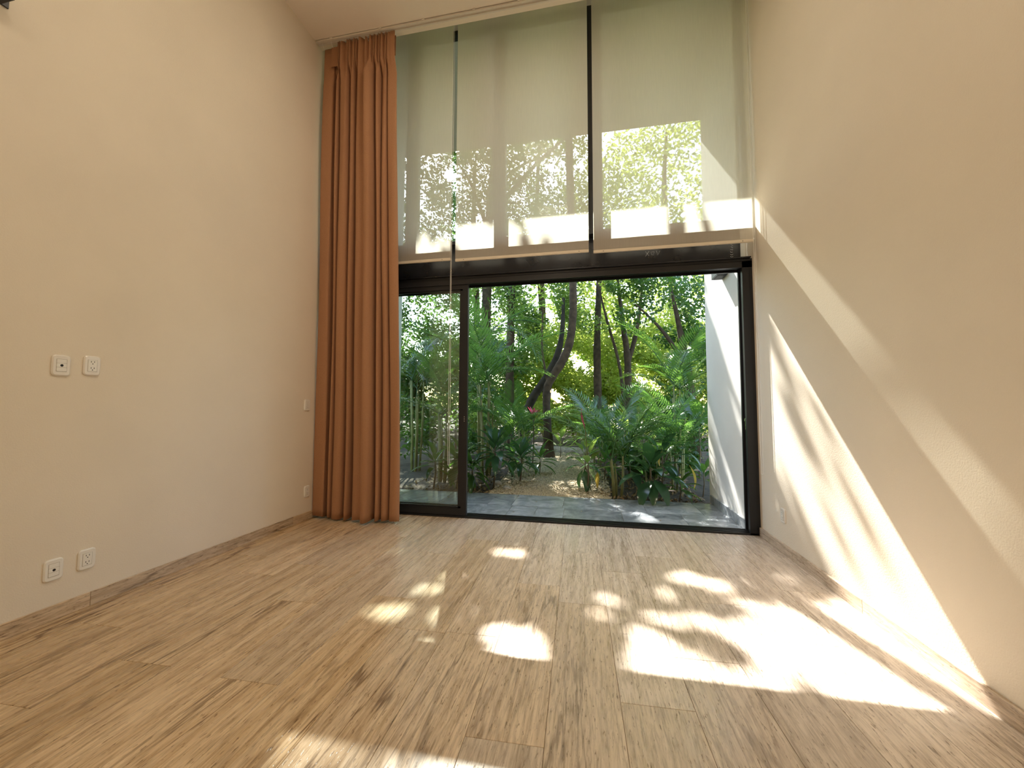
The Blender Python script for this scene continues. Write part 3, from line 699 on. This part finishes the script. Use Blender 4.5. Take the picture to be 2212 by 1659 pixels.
# background belt
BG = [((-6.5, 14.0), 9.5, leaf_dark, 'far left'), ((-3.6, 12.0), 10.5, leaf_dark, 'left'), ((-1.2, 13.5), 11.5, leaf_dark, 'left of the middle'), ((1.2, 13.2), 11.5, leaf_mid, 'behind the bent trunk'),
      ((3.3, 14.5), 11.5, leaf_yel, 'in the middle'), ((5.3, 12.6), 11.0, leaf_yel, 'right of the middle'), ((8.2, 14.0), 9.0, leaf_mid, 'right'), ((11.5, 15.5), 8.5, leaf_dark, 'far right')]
for (x, y), h, mt, w_ in BG:
    z0 = gz(x, y)
    tree('background tree %s beyond the garden' % w_, (x, y, z0), [(x, y, z0-.1), (x+.1, y, h*.35), (x-.1, y+.1, h*.7), (x, y, h*.9)], [.16, .13, .09, .03],
         [(9000, (x, y, h*.72), (2.2, 1.5, h*.27)), (5500, (x+.2, y-.3, h*.36), (2.3, 1.2, h*.24)), (7500, (x-.2, y-.6, 1.9), (2.4, .9, 1.8))], .15, mt, group='background trees', n=7)
# understory shrubs
SHR = [((.2, 7.6), 1.0, leaf_dark, 'behind the left palms'), ((1.0, 8.3), 1.1, leaf_mid, 'left of the path end'), ((2.5, 9.9), .85, leaf_yel, 'at the end of the gravel path'), ((3.3, 8.4), .9, leaf_mid, 'right of the path behind the palm'),
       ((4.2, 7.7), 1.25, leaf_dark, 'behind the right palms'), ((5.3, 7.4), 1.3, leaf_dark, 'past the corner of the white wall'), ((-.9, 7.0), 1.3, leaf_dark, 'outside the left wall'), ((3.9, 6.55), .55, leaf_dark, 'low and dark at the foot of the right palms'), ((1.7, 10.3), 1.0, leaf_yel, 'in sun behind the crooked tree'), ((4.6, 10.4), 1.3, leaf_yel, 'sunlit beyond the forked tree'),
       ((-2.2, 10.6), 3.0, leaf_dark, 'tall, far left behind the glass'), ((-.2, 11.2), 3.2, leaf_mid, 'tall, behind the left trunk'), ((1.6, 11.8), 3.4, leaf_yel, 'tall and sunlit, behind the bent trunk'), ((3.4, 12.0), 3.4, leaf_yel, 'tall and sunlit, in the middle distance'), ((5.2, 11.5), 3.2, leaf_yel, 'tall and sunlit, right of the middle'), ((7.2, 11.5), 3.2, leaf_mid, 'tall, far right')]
for (x, y), h, mt, w_ in SHR:
    z0 = gz(x, y); sh = empty('shrub', (x, y, z0)); tag(sh, 'leafy shrub %s' % w_, 'shrub', 'garden shrubs')
    for k in range(4):
        a = k*1.6+x; MB().tube([(0, 0, -.03), (.12*math.cos(a), .12*math.sin(a), h*.4), (.3*math.cos(a), .3*math.sin(a), h*.8)], [.018, .013, .005], 5).build('stem', cane_m, sh)
    C_ = blob(3600 if h < 2 else 11000, (x, y, z0+h*.55), (.75*max(h, .8) if h < 2 else 1.35, .55*max(h, .8) if h < 2 else .8, h*.52), .45)-np.array((x, y, z0))
    leaf_cloud('foliage', C_, .10 if h < 2 else .13, mt, sh)
# leaf litter
C_ = np.stack([nrg.uniform(.2, 4.25, 2600), 5.27+nrg.random(2600)**1.5*4, np.zeros(2600)], 1); C_[:, 2] = [gz(a, b)+.022 for a, b in C_[:, :2]]
keep = [not (path_edges(b)[0]+.1 < a < path_edges(b)[1]-.1) or nrg.random() < .12 for a, b in C_[:, :2]]
lit = leaf_cloud('leaf_litter', C_[keep], .07, litter_m, None, .4, 3.0, 0.0); tag(lit, 'dry brown leaf litter on the soil under the plants', 'leaf litter')
# a few dry leaves on the patio
for k, (x, y, a) in enumerate([(2.02, 4.33, .3), (2.75, 4.5, 1.2), (1.02, 4.33, 2.0), (1.14, 4.32, .8), (3.55, 4.32, 2.6), (2.2, 4.85, .1)]):
    me = mesh('dl', [(-.014, 0, .004), (0, -.006, .002), (.014, 0, .006), (0, .006, .002)], [(0, 1, 2, 3)])
    o = link('fallen_leaf', me, litter_m); o.location = (x, y, .001); o.rotation_euler = (0, 0, a); tag(o, 'tiny dry leaf lying on the slate patio', 'leaf', 'dry leaves on the patio')

# ---- large-leaf plants: shared leaf meshes, each leaf its own part
def blade(L_, W_, bend, fold, rows=8, stalk=.0, tipw=1.4):
    V = []; Fc = []; x = 0; z = 0; a = 0; ds = L_/rows
    for i in range(rows+1):
        t = i/rows
        tt = max(0, (t-stalk)/(1-stalk))
        w = W_*.5*(math.sin(math.pi*min(1, tt**.75))**.8 if 0 < tt < 1 else 0)+.002
        V += [(x, -w, z+fold*w), (x, 0, z), (x, w, z+fold*w)]
        a = bend*t*t; x += ds*math.cos(a); z -= ds*math.sin(a)
    for i in range(rows):
        for k in (0, 1): Fc.append((i*3+k, i*3+k+1, (i+1)*3+k+1, (i+1)*3+k))
    return mesh('leaf', V, Fc, True)
def frond_mesh(L_, curl, nl=30, leafl=.30, droop=.5, seed=0, leafw=.024):
    rg = random.Random(seed); mb = MB(); pts = []; x = z = 0; n = 16
    for i in range(n+1):
        pts.append(Vector((x, 0, z))); a = -curl*(i/n)**1.4; x += L_/n*math.cos(a); z += L_/n*math.sin(a)
    mb.tube(pts, [.007*(1-.8*i/n)+.001 for i in range(n+1)], 5)
    for i in range(nl):
        t = .2+.8*i/(nl-1); k = min(n-1, int(t*n)); fr = t*n-k; p = pts[k].lerp(pts[k+1], fr)
        tg = (pts[k+1]-pts[k]).normalized(); up = Vector((-tg.z, 0, tg.x))
        ll = leafl*(.45+.75*math.sin(math.pi*min(1, t*.88+.06))); wd = leafw*(.7+.5*math.sin(math.pi*t))
        for s in (-1, 1):
            d = (tg*(.55+.35*t)+Vector((0, s, 0))*.85+up*.35).normalized(); q = p.copy(); w_ = wd*rg.uniform(.8, 1.15); l_ = ll*rg.uniform(.85, 1.1)
            side = d.cross(up).normalized()*w_*.5; d2 = (d-Vector((0, 0, droop*rg.uniform(.7, 1.3)))).normalized(); d3 = (d2-Vector((0, 0, droop))).normalized()
            p1 = q+d*l_*.4; p2 = p1+d2*l_*.35; p3 = p2+d3*l_*.25
            mb.add([q, p1-side, p1+side, p2-side*.8, p2+side*.8, p3], [(0, 1, 2), (1, 3, 4, 2), (3, 5, 4)])
    return mesh('frond', mb.v, mb.f)
FR = [frond_mesh(1.25, 1.1, 24, .30, .45, 1, .021), frond_mesh(1.1, 1.5, 22, .27, .6, 2, .02), frond_mesh(1.35, .7, 26, .32, .35, 3, .021)]
FRP = [np.array([v.co[:] for v in me.vertices]) for me in FR]
def hits_wall(P):
    x, y = P[:, 0], P[:, 1]
    return bool((((x > 4.26) & (y < 5.37)) | ((x < .14) & (y < 5.44)) | (y < 4.75)).any())
def palm(label, base, n, hs, scale, seed, stems=4, spread=.10, mat=leaf_palm, azs=None, pit=(38, 82), group='areca palms in the garden'):
    rg = random.Random(seed); p = empty('areca_palm', base); tag(p, label, 'palm', group); tops = []
    for k in range(stems):
        a = 6.28*k/stems+rg.random(); r0 = spread*rg.uniform(.3, 1); h = hs*rg.uniform(.75, 1.1)
        b = Vector((r0*math.cos(a), r0*math.sin(a), -.05)); tp = Vector((b.x*1.7, b.y*1.7, h)); tops.append(tp)
        MB().tube([b, b.lerp(tp, .5)+Vector((.01, 0, 0)), tp], [.020*scale, .016*scale, .011*scale], 7).build('stem', stem_m, p, True)
    for k in range(n):
        me = FR[(k+seed) % 3]
        if not me.materials: me.materials.append(leaf_palm)
        ok = False
        for tr_ in range(14):
            a = (azs[k % len(azs)]+rg.uniform(-.15, .15)) if azs and tr_ == 0 else 6.283*k/n*1.0+rg.uniform(-.3, .3)+(0 if tr_ == 0 else rg.uniform(0, 6.28))
            pt = R(rg.uniform(*pit)); t = tops[k % stems]; s = scale*rg.uniform(.8, 1.12)
            M_ = np.array(Matrix.LocRotScale(Vector(base)+t, Matrix.Rotation(a, 3, 'Z') @ Matrix.Rotation(-pt, 3, 'Y'), Vector((s, s, s))))
            Q = FRP[(k+seed) % 3]@M_[:3, :3].T+M_[:3, 3]
            if not hits_wall(Q): ok = True; break
        if not ok: continue
        o = link('frond', me, None, p)
        if mat is not leaf_palm: o.material_slots[0].link = 'OBJECT'; o.material_slots[0].material = mat
        o.location = t; o.rotation_euler = (0, -pt, a); o.scale = (s, s, s)
    return p
palm('areca palm with broad arching fronds right of the gravel path', (3.20, 5.42, gz(3.2, 5.42)), 13, .55, .95, 3, stems=5, spread=.07, azs=[2.9, .25, 2.5, .6, 3.3, -.1, 1.6, 2.2, .9, 3.7, 5.9], pit=(42, 74))
palm('areca palm against the corner of the white exterior wall', (4.05, 5.95, gz(4, 5.95)), 11, .55, .85, 5, stems=5)
palm('tall areca palm at the right behind the other palms', (4.25, 6.95, gz(4.2, 6.95)), 12, 1.5, .95, 8, stems=4, mat=leaf_dark)
palm('tall areca palm beside the stile of the sliding door', (1.15, 6.35, gz(1.1, 6.3)), 13, 1.55, 1.1, 2, stems=5, pit=(15, 75))
palm('dense areca palm behind the glass door panel', (.55, 5.95, gz(.5, 5.9)), 13, 1.1, 1.0, 9, stems=5, pit=(15, 80))
palm('areca palm outside the left exterior wall', (-.2, 6.6, gz(0, 6.6)), 12, 1.6, 1.1, 12, stems=5, pit=(10, 75), mat=leaf_dark)
palm('small areca palm left of the path among broad leaves', (1.60, 6.75, gz(1.6, 6.75)), 11, .7, .85, 14, stems=4, pit=(25, 78))
palm('areca palm at the far end of the gravel path', (2.95, 7.35, gz(2.9, 7.3)), 11, .5, .8, 17, stems=4)
palm('low areca palm between the broad leaf plant and wall', (3.72, 6.35, gz(3.7, 6.3)), 10, .35, .75, 21, stems=4, pit=(30, 75))
palm('high palm crown over the left of the garden', (.75, 7.6, gz(.7, 7.6)), 13, 2.5, 1.25, 25, stems=3, pit=(0, 60), mat=leaf_dark)

def rosette(name, label, cat, base, stemh, nl, meshes, mat, pit, scale=1.0, seed=1, group=None, stem_r=.012, spread_h=.12, stem_to=None, dirs=None):
    rg = random.Random(seed); p = empty(name, base); tag(p, label, cat, group)
    top = Vector(stem_to) if stem_to else Vector((.02, 0, stemh))
    MB().tube([(0, 0, -.04), Vector((0, 0, 0)).lerp(top, .5)+Vector((.015, .01, 0)), top], [stem_r*1.2, stem_r, stem_r*.8], 7).build('stem', cane_m, p, True)
    for k in range(nl):
        me = meshes[k % len(meshes)]
        if not me.materials: me.materials.append(leaf_broad)
        o = link('leaf', me, None, p)
        if mat is not leaf_broad: o.material_slots[0].link = 'OBJECT'; o.material_slots[0].material = mat
        a = k*2.399+rg.uniform(-.2, .2); pt = R(pit[0]+(pit[1]-pit[0])*(k/(nl-1))+rg.uniform(-8, 8))
        if dirs: a, pt = dirs[k % len(dirs)][0]+rg.uniform(-.06, .06), R(dirs[k % len(dirs)][1]+rg.uniform(-4, 4))
        o.location = top-Vector((0, 0, spread_h*(1-k/(nl-1)))); o.rotation_euler = (0, -pt, a); s = scale*rg.uniform(.85, 1.1); o.scale = (s, s, s)
    return p
STRAP = [blade(.42, .085, 1.1, .35, 8, .12), blade(.38, .075, .8, .4, 8, .12)]
BROAD = [blade(.50, .145, 1.25, .22, 9, .2), blade(.46, .13, .9, .25, 9, .2)]
PADDLE = [blade(.85, .20, .8, .2, 10, .32), blade(.75, .17, 1.1, .2, 10, .3)]
rosette('cordyline_plant', 'glossy cordyline rosette on a cane beside the sliding door', 'plant', (1.50, 5.50, gz(1.5, 5.5)), .60, 26, STRAP, leaf_broad, (-25, 75), 1.15, 4, 'cordyline plants')
rosette('cordyline_plant', 'shorter cordyline at the left edge of the gravel path', 'plant', (1.80, 5.95, gz(1.8, 5.9)), .42, 22, STRAP, leaf_broad, (-25, 70), 1.0, 6, 'cordyline plants')
rosette('cordyline_plant', 'low cordyline behind the door stile near the patio edge', 'plant', (1.18, 5.45, gz(1.2, 5.4)), .34, 18, STRAP, leaf_dark, (-25, 65), 1.05, 9, 'cordyline plants')
rosette('cordyline_plant', 'cordyline behind the glass panel at the left of the patio', 'plant', (.62, 5.45, gz(.6, 5.4)), .42, 16, STRAP, leaf_dark, (-25, 65), 1.0, 29, 'cordyline plants')
rosette('cordyline_plant', 'cordyline with pink red new leaves under the crooked tree', 'plant', (1.80, 7.3, gz(1.8, 7.3)), .85, 14, STRAP, leaf_dark, (-10, 60), .9, 12, 'cordyline plants')
rosette('broad_leaf_plant', 'low plant with big drooping paddle leaves on the patio edge', 'plant', (3.58, 5.30, gz(3.58, 5.3)), .42, 14, BROAD, leaf_broad, (-50, 62), 1.0, 5, 'broad leaf plants', .012, .14, None,
        [(-2.05, -22), (-1.62, -30), (-1.15, -18), (-.55, 5), (-2.7, 8), (3.1, 28), (2.6, 40), (.1, 25), (-1.4, 25), (-2.3, 38), (.8, 50), (1.8, 60), (-.7, 48), (-1.8, 62)])
rosette('broad_leaf_plant', 'plant with long hanging dark leaves beside the gravel path', 'plant', (2.86, 5.62, gz(2.9, 5.6)), .42, 9, BROAD, leaf_broad, (-70, 40), .78, 8, 'broad leaf plants', .008, .10, (-.10, 0, .42))
rosette('broad_leaf_plant', 'broad leaf plant in shade beneath the right palms', 'plant', (3.80, 5.75, gz(3.8, 5.75)), .50, 11, BROAD, leaf_broad, (-30, 65), .95, 15, 'broad leaf plants')
rosette('broad_leaf_plant', 'broad leaf plant at the left patio corner behind glass', 'plant', (.95, 5.50, gz(.9, 5.5)), .42, 10, BROAD, leaf_dark, (-35, 60), 1.0, 18, 'broad leaf plants')
rosette('heliconia_plant', 'heliconia with a bright pink bract in front of the palm', 'plant', (2.80, 5.48, gz(2.8, 5.5)), .42, 6, PADDLE, leaf_mid, (25, 75), .55, 7, 'heliconias')
rosette('heliconia_plant', 'heliconia with paddle leaves on the right of the garden', 'plant', (3.45, 6.6, gz(3.4, 6.6)), .6, 10, PADDLE, leaf_mid, (10, 78), .95, 31, 'heliconias')
rosette('heliconia_plant', 'heliconia with upright leaves left of the path end', 'plant', (1.25, 7.5, gz(1.2, 7.5)), .7, 10, PADDLE, leaf_palm, (10, 78), 1.0, 33, 'heliconias')
rosette('heliconia_plant', 'tall heliconia by the corner of the exterior wall', 'plant', (4.5, 6.6, gz(4.4, 6.6)), .8, 10, PADDLE, leaf_dark, (15, 80), 1.1, 35, 'heliconias')
for k, (x, y, h, n_, ms, mt, pt_, sc_, w_) in enumerate([
        (2.02, 6.5, .30, 14, STRAP, leaf_dark, (-20, 70), .9, 'strap leaf clump low at the left of the path middle'), (3.05, 6.25, .32, 14, STRAP, leaf_palm, (-20, 70), .9, 'strap leaf clump between path and palm'),
        (3.38, 5.85, .36, 12, BROAD, leaf_broad, (-25, 65), .8, 'broad leaf clump tucked behind the palm stems'), (3.95, 5.38, .22, 10, STRAP, leaf_dark, (-20, 60), .8, 'strap leaf clump at the foot of the exterior wall end'),
        (1.62, 6.25, .35, 12, BROAD, leaf_palm, (-20, 65), .8, 'broad leaf clump behind the two cordylines'), (2.25, 8.0, .3, 12, PADDLE, leaf_mid, (15, 75), .55, 'paddle leaf clump at the foot of the crooked tree'),
        (2.75, 6.9, .3, 12, PADDLE, leaf_mid, (10, 75), .6, 'paddle leaf clump on the right of the path'), (1.35, 7.0, .4, 12, PADDLE, leaf_dark, (10, 75), .7, 'paddle leaf clump left behind the small palm'),
        (.85, 6.0, .4, 12, STRAP, leaf_dark, (-15, 70), 1.1, 'strap leaf clump deep behind the glass panel'), (4.3, 5.65, .3, 10, STRAP, leaf_dark, (-5, 70), .9, 'strap leaf clump past the exterior wall end'), (3.6, 7.2, .5, 12, PADDLE, leaf_palm, (10, 75), .8, 'paddle leaf clump far right behind palms')]):
    rosette('leafy_clump', w_, 'plant', (x, y, gz(x, y)), h, n_, ms, mt, pt_, sc_, 50+k, 'low leafy clumps', .007, .10)
# bracts belong to their plants
def find(lbl): return [o for o in bpy.data.objects if o.get('label') == lbl][0]
bm_ = blade(.26, .055, .15, .6, 7, .0); bm_.materials.append(bract_m)
h1 = find('heliconia with a bright pink bract in front of the palm')
MB().tube([(.02, 0, .40), (.0, -.03, .7), (-.02, -.05, .95)], [.008, .006, .005], 6).build('stalk', stem_m, h1, True)
o = link('bract', bm_, None, h1); o.location = (-.02, -.05, .93); o.rotation_euler = (0, R(-102), .3); o.scale = (.9, 1.2, 1)
o = link('bract', bm_, None, h1); o.location = (-.015, -.04, .86); o.rotation_euler = (0, R(-70), 2.6); o.scale = (.55,)*3
c5 = find('cordyline with pink red new leaves under the crooked tree')
for k in range(5):
    o = link('bract', bm_, None, c5); o.location = (.02, -.02, .86); o.rotation_euler = (0, R(-70+6*k), k*1.25+2.5); o.scale = (.95,)*3
for (x, y, z, a, s, w_) in [(4.08, 5.45, .46, .2, .8, 'hanging by the right palm'), (3.78, 5.45, .62, 2.4, .55, 'above the broad leaf plant'), (2.95, 5.5, .32, 1.7, .6, 'low beside the gravel path')]:
    pl = BROAD[1]; o = link('yellow_leaf', pl, None); o.material_slots[0].link = 'OBJECT'; o.material_slots[0].material = leaf_yellow
    o.location = (x, y, z); o.rotation_euler = (0, R(65), a); o.scale = (s, s*.7, s); tag(o, 'yellowed leaf %s' % w_, 'leaf')
# rocks along the end of the path
def rock(sx, sy, sz, seed):
    rg = random.Random(seed); bm = bmesh.new(); bmesh.ops.create_icosphere(bm, subdivisions=2, radius=1)
    for v in bm.verts:
        k = 1+.22*math.sin(v.co.x*3.1+seed)+.18*math.sin(v.co.y*4.3+seed*2)+.1*rg.uniform(-1, 1); v.co = Vector((v.co.x*sx*k, v.co.y*sy*k, v.co.z*sz*k))
    me = bpy.data.meshes.new('rock'); bm.to_mesh(me); bm.free(); return me
for k, (x, y, s, w_) in enumerate([(1.45, 8.35, .13, 'leftmost in the row at the path end'), (1.78, 8.55, .16, 'left of the crooked trunk'), (2.12, 8.75, .14, 'just behind the crooked trunk'), (2.42, 8.7, .12, 'right of the crooked trunk'), (2.70, 8.5, .14, 'rightmost in the row at the path end'), (1.52, 5.72, .07, 'small, at the foot of the cordyline'), (1.70, 5.50, .06, 'smallest, near the patio edge'), (1.95, 8.45, .09, 'pale, low in front of the row')]):
    o = link('garden_rock', rock(s*1.2, s*.9, s*.7, k+3), rock_m); o.location = (x, y, gz(x, y)+s*.35); tag(o, 'rough grey rock %s' % w_, 'rock', 'garden rocks')
